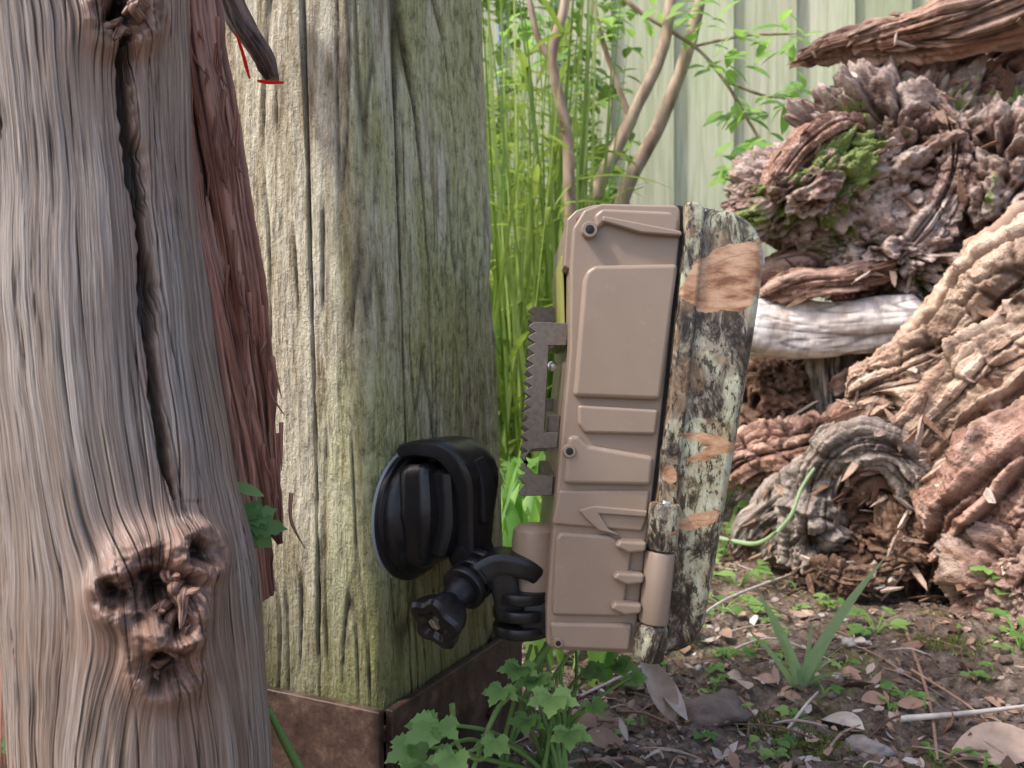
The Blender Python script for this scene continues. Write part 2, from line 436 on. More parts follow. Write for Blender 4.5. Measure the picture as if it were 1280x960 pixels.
# (bearing, elevation) survey of the knots / crack on the trunk's face, size in units
KS=((192,735,.085,.042),(205,828,.062,.034),(245,690,.045,.024),(148,742,.045,.026),(150,20,.06,.035),(215,775,.04,.03))
CK=((-60,150),(60,152),(150,158),(250,176),(360,188),(480,198),(560,208),(625,220))
def crack_u(v):
    for (v0,u0),(v1,u1) in zip(CK,CK[1:]):
        if v0<=v<=v1: return u0+(u1-u0)*(v-v0)/(v1-v0)
def facing(th,p): return -math.sin(th)*p.x+math.cos(th)*p.y<-.05
def trunk_disp(th,s,p):
    c,sn=math.cos(th),math.sin(th)
    n=noise.fractal(V(c*4,sn*4,s*.6),.8,2.1,4)
    b=noise.noise(V(c*1.1,sn*1.1,s*.8+3)); b2=noise.noise(V(c*3+4,sn*3,s*2.2))
    d=.006*n+.026*b+.010*b2; cv=0
    g=abs(noise.noise(V(c*5+3,sn*5,s*.3+1))); gv=max(0,.022-g)/.022; d-=.010*gv; cv=gv*.8
    g3=abs(noise.noise(V(c*14+3,sn*14,s*.9+1))); brk=max(0,min(1,noise.noise(V(c*2,sn*2,s*1.5+6))*4)); gv3=max(0,.05-g3)/.05*brk; d-=.006*gv3; cv=max(cv,gv3*.7)
    if facing(th,p):
        u=640+1000*p.x/p.y; v=480-1000*(p.z-EYE)/p.y
        cu=crack_u(v)
        if cu is not None:
            cu+=5*noise.noise(V(0,0,v*.013))+2.5*noise.noise(V(0,5,v*.05)); dx=u-cu; w=8+7*noise.noise(V(3,0,v*.012))+3*noise.noise(V(3,0,v*.06))
            w*=min(1,max(.1,(640-v)/90))
            k=math.exp(-(dx/w)**4) if abs(dx)<w*3 else 0
            d-=.045*k; cv=max(cv,k)
            if 0<dx<70: d+=.018*math.exp(-((dx-24)/16)**2)*min(1,(640-v)/90)
        for ku,kv,Rk,amp in KS:
            dist=math.hypot((u-ku)*.0018,(v-kv)*.0018)/Rk
            if dist<3:
                ridg=noise.ridged_multi_fractal(p*24,.8,2.1,3,1,2)-1.2
                e=math.exp(-(dist/1.2)**4)
                d+=amp*(math.exp(-((dist-1.1)/.6)**2)*1.0-math.exp(-(dist/.55)**2)*1.3)+amp*.5*ridg*e
                cv=max(cv,.9*math.exp(-(dist/.55)**2)+max(0,-ridg)*.8*e)
    return d,min(1,cv)
def trunk_tint(th,p):
    if not facing(th,p): return 0.0
    u=640+1000*p.x/p.y; v=480-1000*(p.z-EYE)/p.y; t=0
    for ku,kv,Rk,amp in KS:
        t=max(t,math.exp(-((u-ku)**2+((v-kv)*.7)**2)/(Rk*1000)**2))
    cu=crack_u(v)
    if cu: t=max(t,.75*math.exp(-((u-cu+6)/16)**2)*max(0,.6+noise.noise(V(0,2,v*.01))))
    return t
def trunk_warp(th,p,a,b):
    # grain flows around the knots
    a+=.02*math.sin(b*2.1)+.010*math.sin(b*5+th*3)+.004*noise.noise(V(a*6,0,b*9))
    if p.y<2.05 and abs(p.x)<1.5:
        u=640+1000*p.x/p.y; v=480-1000*(p.z-EYE)/p.y
        for ku,kv,Rk,amp in (KS[0],KS[1],KS[4]):
            du=(u-ku)*.0018; dv=(v-kv)*.0018; e=math.exp(-(dv/(Rk*1.6))**2-(du/(Rk*2.5))**2)
            a+=Rk*.6*e*math.tanh(du/(Rk*.4))
    return a,b
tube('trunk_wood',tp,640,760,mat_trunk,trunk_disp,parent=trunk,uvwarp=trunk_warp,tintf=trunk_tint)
mat_snag=wood('knot_splinters',(.07,.033,.024),(.28,.15,.105),(.48,.33,.27),grain=(40,5),rough=.5,bd=.01)
for i in range(26):
    K=at(195,740,1.72) if i<11 else (at(207,830,1.73) if i<18 else at(150,20,1.84))
    a=U(0,6.28); rr=U(.02,.075); p=K+V(math.cos(a)*rr,U(0,.04),math.sin(a)*rr)
    q=p+V(U(-.045,.045),U(-.035,-.0),U(-.07,.03))
    tube('splinter',[(p+V(0,.09,0),.012),(p,.012),((p+q)/2,.008),(q,.003)],14,18,mat_snag,grain_disp(.005,2,6,i,.004),ref=(1,0.3,0),parent=trunk)

mat_red=wood('redbrown_bark',(.08,.028,.018),(.38,.165,.11),(.66,.40,.31),patch=(.24,.09,.06),patch_amt=.5,grain=(26,1.0),crack=.8,rough=.6,bd=.02)
br=empty('dead_branch')
def rb_(seed): return rough_disp(seed,.022,2.8,.5,.006)
tube('bark_strip_1',[(at(350,680,2.42),.008),(at(328,610,2.42),.05),(at(300,480,2.40),.10),(at(280,330,2.38),.105),(at(252,160,2.36),.10),(at(228,-10,2.36),.09),(at(215,-250,2.36),.09)],180,420,mat_red,rb_(2),parent=br)
tube('bark_strip_2',[(at(300,750,2.30),.10),(at(275,600,2.28),.12),(at(255,420,2.27),.09),(at(230,250,2.27),.07),(at(215,60,2.27),.06),(at(205,-200,2.27),.06)],140,300,mat_red,rb_(8),parent=br)
tube('bark_strip_3',[(at(20,1300,2.5),.2),(at(15,950,2.5),.16),(at(10,750,2.5),.15),(at(-30,560,2.5),.10),(at(-60,300,2.5),.08)],120,200,mat_red,rb_(18),parent=br)
for i in range(40):
    v0=U(20,640); u0=235+v0*.14+U(-6,44); L=U(20,110)
    tube('fibre',[(at(u0,v0,2.29),.007),(at(u0+U(-2,6),v0+L*.5,2.27),.005),(at(u0+U(-4,18),v0+L,2.24),.001)],8,10,mat_red,None,parent=br)
g=G('dark_bark_chip',.5,.4)
nn=g.noise(g.map(g.obj,(20,20,4)),1,5)
mat_chip=g.fin(g.ramp(nn,[(.35,(.03,.02,.015)),(.65,(.20,.12,.09))]),None,g.bump(nn,.8,.01))
g=G('red_backlit_glow',.5,.3)
g.set(g.b.inputs['Base Color'],(.6,.06,.03)); tr=g.n('ShaderNodeBsdfTranslucent',{'Color':(1,.10,.04)})  # saturated red puts the glow of backlit bark into the colour
mx=g.n('ShaderNodeMixShader',{0:.7,1:g.b.outputs[0],2:tr.outputs[0]}); g.nt.links.new(mx.outputs[0],g.out.inputs[0]); mat_redglow=g.m
tube('bark_shard',[(at(342,100,2.5),.03),(at(328,70,2.5),.055),(at(302,30,2.52),.06),(at(285,-20,2.54),.055),(at(270,-120,2.55),.05)],60,90,mat_chip,rough_disp(5,.012,2,2,.004),parent=br,flat=.6)
tube('red_glow_edge',[(at(312,98,2.45),.003),(at(307,80,2.45),.006),(at(302,62,2.46),.005),(at(294,40,2.47),.002)],8,20,mat_redglow,None,parent=br)  # added red sliver imitating sunlight through the shard's edge
tube('red_glow_tip',[(at(322,101,2.43),.004),(at(336,103,2.43),.006),(at(354,103,2.44),.004)],8,14,mat_redglow,None,ref=(0,1,0),parent=br)  # added red sliver, same painted glow at the tip

# ---------------------------------------------------------------- trail camera
g=G('brown_plastic',.34,.5)
nn=g.noise(g.obj,90,3); n2=g.noise(g.obj,6,4)
dust=g.noise(g.obj,40,5,.8)
cc=g.mix(g.ramp(n2,[(.4,0),(.7,.35)]),(.28,.21,.16),(.34,.27,.22))
cc=g.mix(g.ramp(dust,[(.60,0),(.72,.30)]),cc,(.48,.41,.35))
mat_br=g.fin(cc,g.ramp(n2,[(.3,.28),(.7,.42)]),g.bump(nn,.15,.002))
g=G('dark_metal',.42,.5); nn=g.noise(g.obj,60,3)
g.b.inputs['Metallic'].default_value=.35
mat_dm=g.fin(g.ramp(nn,[(.3,(.12,.10,.085)),(.7,(.19,.16,.14))]),None,g.bump(nn,.1,.001))
g=G('black_plastic',.3,.45); nn=g.noise(g.obj,30,3)
mat_bk=g.fin((.010,.010,.012),g.ramp(nn,[(.3,.27),(.7,.42)]),g.bump(nn,.06,.002))
g=G('black_rubber',.6,.4); mat_rb=g.fin((.012,.012,.013))
g=G('steel_screw',.25,.5); g.b.inputs['Metallic'].default_value=1; mat_st=g.fin((.6,.6,.58))
g=G('lens_glass',.05,.8); mat_gl=g.fin((.01,.012,.02))
g=G('bark_camo_print',.28,.5)
sp=g.n('ShaderNodeSeparateXYZ',{0:g.obj}); X=sp.outputs[0];Z=sp.outputs[2]
wob=g.noise(g.obj,9,4,.6); w2=g.noise(g.map(g.obj,(1,1,1),(5,2,1)),9,4,.6)
bk=g.noise(g.map(g.obj,(15,15,8),(0,0,0),(0,.35,0)),1,5,.8,.6)
bk2=g.noise(g.map(g.obj,(55,55,22),(0,0,0),(0,-.3,0)),1,4,.7,.4)
big=g.noise(g.map(g.obj,(5,5,2.4),(0,0,0),(0,.2,0)),1,4,.6,.6)
hue=g.noise(g.map(g.obj,(7,7,7),(4,0,0)),1,3)
c=g.ramp(bk,[(.38,(.03,.022,.018)),(.45,(.15,.11,.075)),(.495,(.34,.34,.23)),(.58,(.52,.54,.42)),(.66,(.28,.24,.16))],'CONSTANT')
c=g.mix(.35,c,g.ramp(bk,[(.37,(.03,.022,.018)),(.48,(.34,.34,.23)),(.57,(.52,.54,.42)),(.66,(.28,.24,.16))]))
c=g.mix(g.ramp(big,[(.48,0),(.52,.95)]),c,g.ramp(bk,[(.42,(.018,.014,.012)),(.50,(.06,.045,.038)),(.60,(.30,.27,.21))]))
c=g.mix(g.ramp(hue,[(.5,0),(.62,.5)]),c,(.30,.19,.11),'MIX')
c=g.mix(g.ramp(bk2,[(.41,.9),(.45,0)]),c,(.025,.018,.015))
def ell(cu,cv,a,b,rot):
    cx=(cu-640)*.00245; cz=EYE+(480-cv)*.00245
    dx=g.math('SUBTRACT',X,cx); dz=g.math('SUBTRACT',Z,cz)
    dx=g.math('ADD',dx,g.math('MULTIPLY',g.math('SUBTRACT',wob,.5),.09)); dz=g.math('ADD',dz,g.math('MULTIPLY',g.math('SUBTRACT',w2,.5),.09))
    cr_,sr=math.cos(rot),math.sin(rot)
    p=g.math('ADD',g.math('MULTIPLY',dx,cr_/a),g.math('MULTIPLY',dz,sr/a))
    q=g.math('ADD',g.math('MULTIPLY',dx,-sr/b),g.math('MULTIPLY',dz,cr_/b))
    r=g.math('ADD',g.math('MULTIPLY',p,p),g.math('ABSOLUTE',q))
    return g.ramp(r,[(.96,1),(1.0,0)]),g.math('ABSOLUTE',q)
veins=g.noise(g.map(g.obj,(12,12,34),(0,0,0),(0,.7,0)),1,5,.6)
lc=g.ramp(veins,[(.36,(.20,.09,.045)),(.48,(.42,.23,.13)),(.62,(.58,.38,.25))])
for (cu,cv,a,b,rot) in ((905,352,.16,.10,.30),(925,322,.12,.05,.25),(888,551,.10,.022,-.25),(890,566,.08,.018,.3),(868,650,.09,.022,.3),(836,590,.03,.04,.2)):
    m,vn=ell(cu,cv,a,b,rot)
    c=g.mix(m,c,g.mix(g.ramp(vn,[(.0,.7),(.06,0)]),lc,(.22,.09,.04)))
mat_camo=g.fin(c,g.ramp(bk,[(.3,.20),(.7,.38)]),g.bump(bk,.08,.003))

tcam=empty('trail_camera')
Y0=2.45
def px(l,y,ref=2.45): # side profile, sized at the near plane, standing on plane Y=y
    return [V((u-640)*ref/1000,y,EYE+(480-v)*ref/1000) for u,v in l]
DY=V(0,1,0)
prism('back_housing',px([(713,330),(716,285),(730,262),(752,254),(846,256),(851,262),(850,300),(826,530),(793,817),(694,813),(683,806),(683,760),(696,610),(712,440)],Y0),DY,.88,mat_br,tcam,.045,5)
prism('gasket',px([(846,254),(858,256),(857,300),(833,530),(800,819),(790,817),(824,530),(848,300)],Y0+.012),DY,.86,mat_rb,tcam,.008,2)
prism('front_housing',px([(857,254),(872,256),(918,264),(940,276),(955,300),(955,340),(942,430),(920,560),(900,680),(882,780),(868,808),(846,816),(799,818),(832,530),(856,300)],Y0-.012),DY,.91,mat_camo,tcam,.055,7)
prism('front_band',px([(855,252),(871,254),(880,262),(877,310),(858,500),(826,800),(815,821),(797,820),(830,530),(854,300)],Y0-.028),DY,.94,mat_camo,tcam,.02,4)
prism('panel_main',px([(728,352),(732,340),(742,333),(846,331),(824,500),(716,496)],Y0-.028),DY,.05,mat_br,tcam,.018,5)
prism('panel_top',px([(742,270),(752,262),(838,266),(848,276),(846,294),(790,290),(756,280),(744,290)],Y0-.02),DY,.05,mat_br,tcam,.012,4)
prism('rib_top_diag',px([(752,272),(850,291),(850,297),(800,293),(752,279)],Y0-.03),DY,.05,mat_br,tcam,.006,3)
prism('panel_2',px([(722,506),(822,512),(818,543),(730,541),(722,530)],Y0-.022),DY,.05,mat_br,tcam,.010,3)
prism('band_1',px([(709,545),(722,543),(735,556),(816,570),(812,606),(704,604)],Y0-.026),DY,.05,mat_br,tcam,.014,4)
prism('band_2',px([(698,612),(812,612),(807,650),(802,664),(690,655)],Y0-.014),DY,.05,mat_br,tcam,.010,3)
prism('rib_mid',px([(722,636),(742,631),(808,637),(806,645),(748,641),(760,660),(775,668),(748,662),(732,648)],Y0-.026),DY,.05,mat_br,tcam,.007,3)
prism('panel_low',px([(694,672),(700,664),(762,668),(790,688),(778,770),(690,768)],Y0-.016),DY,.05,mat_br,tcam,.016,4)
prism('foot_low',px([(687,776),(790,778),(786,812),(690,808)],Y0-.02),DY,.05,mat_br,tcam,.012,4)
for k,vv in enumerate((672,711,748)):
    prism('hinge_rib_%d'%k,px([(772-k*3,vv),(806-k*3,vv+2),(804-k*3,vv+14),(784-k*3,vv+16),(766-k*3,vv+8)],Y0-.05),DY,.08,mat_br,tcam,.010,3)
def cpx(u,v,y): return V((u-640)*.00245,y,EYE+(480-v)*.00245)
yh=Y0-.02
cyl('hinge_top',cpx(830,627,yh),cpx(825,686,yh),.048,mat_camo,tcam,.012)
cyl('hinge_mid',cpx(824,687,yh),cpx(815,776,yh),.045,mat_br,tcam,.008)
cyl('hinge_bottom',cpx(814,777,yh),cpx(808,822,yh),.048,mat_camo,tcam,.012)
cyl('hinge_pin',cpx(831,624,yh),cpx(808,824,yh),.018,mat_st,tcam,.003)
for (u,v,r) in ((736,289,.017),(711,563,.014),(697,800,.010)):
    lathe('screw_boss',cpx(u,v,Y0-.032),cpx(u,v,Y0+.03),[(0,r*.75),(0,r*1.3),(.004,r*1.45),(.05,r*1.45)],mat_br,tcam,24)
    cyl('screw_hole',cpx(u,v,Y0-.034),cpx(u,v,Y0+.0),r*.8,mat_rb,tcam,.001,20)
prism('back_lip',px([(706,330),(710,270),(722,258),(745,251),(850,253),(850,258),(748,258),(724,270),(716,335)],Y0+.05),DY,.76,mat_br,tcam,.006,2)
prism('back_label',[V(.168,2.62,2.02),V(.168,3.2,2.02),V(.176,3.2,1.72),V(.176,2.62,1.72)],(-1,0,0),.008,leafmat('yellow_label',(.4,.4,.12),(.5,.5,.2),0),tcam,.002,1)
def toothed(name,y,du,dv,n=15):
    L=[]
    for i in range(n):
        t=i/n; v=403+t*212; u=661-14*t-1
        L+=[(u+1,v),(u-1,v+3),(u+8.5,v+9.5)]
    out=[(646,622),(650,626),(690,625),(692,600),(668,598),(657,588),(656,575),(664,565),(697,563),(699,543),(680,543),(686,430),(709,430),(712,401),(668,399)]
    return prism(name,px([(a+du,b+dv) for a,b in L+out],y),DY,.022,mat_dm,tcam,.0025,1)
toothed('strap_bracket_near',Y0+.10,2,0)
toothed('strap_bracket_far',Y0+.62,6,-40)
prism('bracket_bar_top',px([(697,402),(714,402),(712,430),(696,430)],Y0+.11),DY,.60,mat_dm,tcam,.003,1)
prism('bracket_bar_mid',px([(688,522),(704,522),(702,545),(686,545)],Y0+.13),DY,.5,mat_dm,tcam,.003,1)
prism('bracket_bar_low',px([(682,600),(698,600),(697,624),(680,624)],Y0+.13),DY,.5,mat_dm,tcam,.003,1)
cyl('bracket_screw',cpx(697,455,Y0+.3),cpx(697,455,Y0+.36),.018,mat_st,tcam,.004,20)
yb=2.66
lathe('mount_boss',V(.17,yb,1.03),V(.0,yb,1.03),[(0,.085),(.03,.085),(.08,.082),(.12,.076),(.135,.06)],mat_br,tcam,40)
lathe('mount_boss_dome',V(.075,yb-.02,.93),V(.075,yb-.02,1.16),[(0,.075),(.16,.075),(.19,.07),(.205,.055),(.21,.03)],mat_br,tcam,40)
cyl('lens_ring',V(.70,2.9,1.95),V(.785,2.9,1.94),.17,mat_rb,tcam,.015); cyl('lens',V(.78,2.9,1.94),V(.79,2.9,1.94),.11,mat_gl,tcam,.004)
cyl('sensor_window',V(.62,2.9,1.35),V(.715,2.9,1.33),.14,mat_rb,tcam,.03)
prism('led_window',[V(.755,2.6,2.05),V(.755,3.2,2.05),V(.74,3.2,2.12),V(.74,2.6,2.12)],(1,0,0),.02,mat_gl,tcam,.004,2)
g=G('clear_cover',.15,.5); mat_cc=g.fin((.55,.50,.56))
prism('lens_hood',px([(942,305),(959,309),(961,328),(955,333),(944,331)],Y0+.03),DY,.7,mat_cc,tcam,.006,2)

# ---------------------------------------------------------------- suction-cup mount
mnt=empty('suction_cup_mount')
T=V(.427,.904,0); Nn=V(.904,-.427,0)
D=V(-.352,2.79,EYE-.165*2.75)+Nn*.004
def mp(a,b,c): return D+T*a+V(0,0,1)*b+Nn*c
lathe('cup_skirt',mp(0,0,-.004),mp(0,0,1),[(0,.222),(.012,.225),(.02,.222),(.026,.208),(.045,.206),(.06,.196),(.075,.178),(.085,.15),(.09,.1)],mat_bk,mnt,72)
g=G('grey_gel',.4,.4); mat_gel=g.fin((.30,.32,.33))
lathe('cup_pad',mp(0,0,-.014),mp(0,0,1),[(0,.215),(.006,.232),(.012,.226)],mat_gel,mnt,72)
def sweepbox(name,pts,w,h,mat,parent,wdir,bev=.012):
    pts=[Vector(p) for p in pts]; m=5*(len(pts)-1)+1; wdir=Vector(wdir).normalized(); vs=[];fs=[]
    ws=w if isinstance(w,(list,tuple)) else [w]*len(pts); hs=h if isinstance(h,(list,tuple)) else [h]*len(pts)
    K=28
    for j in range(-1,m+1):
        t=min(1,max(0,j/(m-1))); c=cr(pts,t); Tt=(cr(pts,min(1,t+.03))-cr(pts,max(0,t-.03))).normalized()
        Wd=(wdir-Tt*wdir.dot(Tt)).normalized(); Hd=Tt.cross(Wd)
        f=t*(len(pts)-1); i=min(int(f),len(pts)-2); f-=i
        ww=(ws[i]*(1-f)+ws[i+1]*f)/2; hh=(hs[i]*(1-f)+hs[i+1]*f)/2
        e=0
        if j==-1: e=bev; c=c-Tt*bev
        if j==m: e=bev; c=c+Tt*bev
        for k in range(K):
            a=2*math.pi*(k+.5)/K; ca,sa=math.cos(a),math.sin(a)
            q=1/((abs(ca)**7+abs(sa)**7)**(1/7))
            vs.append(c+(Wd*ca*q*(ww-e)+Hd*sa*q*(hh-e)))
    M=m+2
    for j in range(M-1):
        for k in range(K):
            k2=(k+1)%K; fs.append((j*K+k,j*K+k2,(j+1)*K+k2,(j+1)*K+k))
    fs.append(tuple(reversed(range(K)))); fs.append(tuple((M-1)*K+k for k in range(K)))
    return mkobj(name,vs,fs,mat,parent,True,angle=40)
sweepbox('base_housing',[mp(-.01,-.13,.09),mp(-.01,.02,.11),mp(-.01,.17,.10)],[.26,.34,.30],[.10,.14,.12],mat_bk,mnt,T,.02)
sweepbox('hub_block',[mp(0,-.10,.15),mp(0,0,.17),mp(0,.16,.17)],.24,[.1,.12,.10],mat_bk,mnt,T)
sweepbox('release_lever',[mp(-.03,.225,.03),mp(-.02,.24,.10),mp(-.01,.228,.19),mp(0,.15,.25),mp(.0,.02,.25),mp(0,-.10,.245),mp(.0,-.17,.27)],[.25,.26,.25,.22,.17,.14,.12],[.05,.06,.07,.08,.07,.075,.07],mat_bk,mnt,T)
sweepbox('lever_inlay',[mp(-.01,.20,.262),mp(.0,.12,.292),mp(0,.0,.291)],[.08,.09,.06],.02,mat_rb,mnt,T)
J1=at(592,722,2.60)
kx=(at(540,778,2.42)-J1).normalized()
sweepbox('prong_arm',[mp(0,-.08,.22),mp(0,-.16,.25),J1+V(-.02,0,-.0)],[.15,.13,.10],[.09,.11,.12],mat_bk,mnt,kx)
for o in (-.05,0,.05):
    cyl('joint_disc',J1+kx*(o-.012),J1+kx*(o+.018),.075,mat_bk,mnt,.006,36)
cyl('screw_shaft',J1-kx*.10,at(560,760,2.45),.028,mat_bk,mnt,.004)
KP=at(562,760,2.46)
lathe('screw_collar',J1+kx*.06,KP+kx*.1,[(0,.05),(.02,.055),(.05,.045),(.08,.04)],mat_bk,mnt,30)
lathe('thumb_knob',KP-kx*.03,KP+kx*.2,[(0,.03),(.02,.05),(.05,.07),(.08,.082),(.105,.084),(.118,.074),(.12,.05),(.105,.035)],mat_bk,mnt,70,5,.13)
cyl('knob_nut',KP+kx*.06,KP+kx*.082,.022,mat_st,mnt,.002,6)
sweepbox('second_arm',[J1+V(0,0,.01),at(622,702,2.62),at(655,706,2.62),at(672,716,2.62)],[.12,.15,.15,.12],[.08,.08,.07,.06],mat_bk,mnt,V(0,1,0))
sweepbox('second_arm_drop',[at(625,700,2.62),at(632,735,2.62),at(640,765,2.62)],[.14,.14,.12],[.09,.09,.10],mat_bk,mnt,V(0,1,0))
for vv in (742,763,784):
    c0=at(652,vv,2.62)
    cyl('clevis_disc',c0+V(0,0,-.02),c0+V(0,0,.018),.095,mat_bk,mnt,.008,40)
cyl('clevis_pin',at(652,725,2.62),at(652,796,2.62),.035,mat_bk,mnt,.004)
sweepbox('clevis_tongue',[at(655,766,2.62),at(680,768,2.62),at(705,770,2.64)],.14,[.12,.12,.11],mat_bk,mnt,V(0,1,0))

# ---------------------------------------------------------------- log pile on the right
pile_red=wood('red_wood',(.12,.06,.042),(.38,.22,.165),(.66,.50,.42),patch=(.30,.14,.09),patch_amt=.6,grain=(6,.6),crack=.8,bd=.06,pscale=1,crumb=.4)
pile_grey=wood('grey_wood',(.09,.068,.055),(.30,.245,.21),(.58,.51,.46),patch=(.34,.21,.15),grain=(7,.8),crack=.7,bd=.06,pscale=1,crumb=.5)
pile_tan=wood('tan_wood',(.22,.12,.075),(.55,.38,.28),(.82,.67,.55),patch=(.44,.22,.14),patch_amt=.65,grain=(4.5,.5),crack=.8,bd=.07,pscale=.9,dist=.5,crumb=.5)
pile_rot=wood('rotten_red_wood',(.12,.055,.038),(.39,.215,.155),(.68,.49,.41),patch=(.26,.12,.075),patch_amt=.6,grain=(4.5,.6),crack=.8,bd=.07,pscale=1.2,dist=.6,crumb=.8,moss=.0)
pile_birch=wood('pale_bark',(.40,.32,.28),(.70,.64,.60),(.86,.83,.81),patch=(.60,.44,.36),patch_amt=.5,grain=(1.5,4),crack=.2,bd=.02,pscale=2)
gn_pink=gnarl('rotten_pink',(.15,.078,.062),(.46,.30,.25),(.78,.64,.58),moss=1,scale=1.8,bd=.10,stretch=(1,1,1.8),rot=(0,.5,0))
gn_red=gnarl('rotten_red',(.13,.06,.042),(.40,.225,.165),(.68,.50,.43),moss=.1,scale=1.8,bd=.09,stretch=(.7,1,2.0),rot=(0,.3,0))
gn_brown=gnarl('rotten_brown',(.05,.026,.018),(.22,.12,.075),(.42,.27,.19),scale=2.5,bd=.09)
gn_dark=gnarl('dark_backing',(.03,.018,.012),(.10,.06,.04),(.20,.13,.10),scale=2,bd=.06)  # near-black backing colour, standing in for shade in the pile's gap
RD=rough_disp; PILE=[]
def pt(*a,**k): o=tube(*a,**k); PILE.append(o); return o
def pb(*a,**k): o=blob(*a,**k); PILE.append(o); return o
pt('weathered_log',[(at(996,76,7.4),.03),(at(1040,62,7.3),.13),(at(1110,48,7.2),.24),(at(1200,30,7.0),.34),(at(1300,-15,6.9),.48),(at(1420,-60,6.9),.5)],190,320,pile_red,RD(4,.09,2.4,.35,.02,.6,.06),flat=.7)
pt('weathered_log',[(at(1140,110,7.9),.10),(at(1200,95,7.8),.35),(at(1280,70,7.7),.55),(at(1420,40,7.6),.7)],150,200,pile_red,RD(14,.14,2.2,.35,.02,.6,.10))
st=empty('rotten_tree_stump')
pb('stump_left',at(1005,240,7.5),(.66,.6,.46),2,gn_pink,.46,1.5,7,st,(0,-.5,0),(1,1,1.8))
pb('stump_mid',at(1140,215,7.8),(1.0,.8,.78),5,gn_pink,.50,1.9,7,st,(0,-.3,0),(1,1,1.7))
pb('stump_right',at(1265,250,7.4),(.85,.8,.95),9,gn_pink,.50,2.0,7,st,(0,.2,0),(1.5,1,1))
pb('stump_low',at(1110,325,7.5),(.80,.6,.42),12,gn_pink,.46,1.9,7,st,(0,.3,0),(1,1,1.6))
pt('stump_horn',[(at(962,262,7.1),.06),(at(975,225,7.05),.16),(at(1010,185,7.05),.17),(at(1055,165,7.1),.15),(at(1095,190,7.3),.12)],120,220,pile_rot,RD(7,.06,2,.5,.015,1,.09),parent=st)
pt('stump_ridge',[(at(1060,130,7.5),.1),(at(1140,115,7.5),.28),(at(1230,150,7.4),.35),(at(1330,210,7.2),.4)],160,260,pile_rot,RD(27,.12,2,.5,.02,1,.12),parent=st)
pt('stump_flange',[(at(1120,330,7.0),.06),(at(1160,285,6.95),.16),(at(1190,225,6.95),.18),(at(1185,160,7.0),.14),(at(1150,120,7.1),.08)],120,220,gn_pink,RD(29,.07,2,.6,.02,1,.12),parent=st)
tube('pale_log',[(at(915,404,7.3),.18),(at(935,405,7.25),.27),(at(1000,412,7.2),.26),(at(1070,410,7.1),.25),(at(1135,404,7.0),.23),(at(1148,402,7.0),.17)],120,260,pile_birch,grain_disp(.03,1.2,1.2,5,.008,.05))
pt('broken_branch',[(at(950,372,7.2),.05),(at(1000,355,7.0),.13),(at(1055,350,6.9),.12),(at(1110,335,7.0),.1)],80,160,pile_red,RD(31,.05,2,.7,.015,.8,.06))
pt('broken_branch',[(at(930,350,7.6),.1),(at(1000,335,7.5),.15),(at(1080,370,7.4),.15)],80,160,pile_rot,RD(33,.05,2,.7,.015,.8,.06))
ul=empty('decayed_log')
blob('gap_shade_core',at(1050,520,8.6),(1.2,.9,.65),21,gn_dark,.45,1.8,6,ul)  # dark blob filling a gap that is only in shadow
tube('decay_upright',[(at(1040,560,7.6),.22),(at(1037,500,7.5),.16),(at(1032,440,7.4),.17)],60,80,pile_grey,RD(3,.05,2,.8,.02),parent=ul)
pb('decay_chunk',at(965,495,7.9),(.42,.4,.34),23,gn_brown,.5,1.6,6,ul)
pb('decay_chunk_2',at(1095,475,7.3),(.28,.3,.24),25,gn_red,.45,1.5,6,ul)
pt('reddish_log',[(at(900,590,7.4),.12),(at(930,575,7.3),.28),(at(1000,562,7.1),.30),(at(1090,540,6.9),.30),(at(1180,500,6.8),.35)],160,300,pile_rot,RD(41,.10,2.2,.5,.02,.8,.10))
bt=empty('large_tan_log')
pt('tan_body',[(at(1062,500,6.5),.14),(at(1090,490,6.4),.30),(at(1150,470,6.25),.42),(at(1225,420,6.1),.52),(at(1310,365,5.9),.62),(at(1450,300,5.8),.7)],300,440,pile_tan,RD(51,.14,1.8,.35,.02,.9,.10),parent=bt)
pt('tan_lower',[(at(1130,610,6.1),.22),(at(1190,570,5.9),.42),(at(1280,510,5.7),.55),(at(1400,440,5.6),.6)],260,340,pile_tan,RD(57,.14,1.8,.4,.02,.9,.13),parent=bt)
pt('tan_slab',[(at(1120,560,5.9),.05),(at(1170,520,5.75),.13),(at(1230,460,5.6),.16),(at(1300,420,5.5),.2)],140,220,pile_tan,RD(59,.07,1.8,.6,.015,1,.07),parent=bt,flat=1.6)
rb=empty('red_rotten_log')
pt('red_body',[(at(1160,715,5.9),.12),(at(1190,695,5.8),.28),(at(1235,650,5.6),.44),(at(1300,600,5.4),.55),(at(1420,560,5.3),.6)],260,320,pile_rot,RD(61,.14,1.8,.45,.02,1,.14),parent=rb)
pb('red_foot',at(1275,715,5.3),(.40,.5,.40),33,gn_red,.45,1.6,6,rb)
hl=empty('broken_stump')
hc=at(1085,640,6.0)
pb('stump_core',hc+V(.10,.42,-.02),(.46,.40,.40),44,gn_brown,.5,1.6,7,hl,(0,.4,0),(1,1,1.8))
pb('stump_core_low',hc+V(.24,.02,-.25),(.42,.30,.24),46,gn_brown,.45,1.5,6,hl,(0,.2,0),(1,1,2))
pt('torn_bark_top',[(at(1002,640,6.15),.05),(at(1030,582,5.95),.11),(at(1068,556,5.8),.13),(at(1112,562,5.75),.12),(at(1155,598,5.75),.12),(at(1180,650,5.8),.06)],160,300,pile_grey,RD(71,.05,1.5,.6,.012,1.4,.12),parent=hl,flat=1.5)
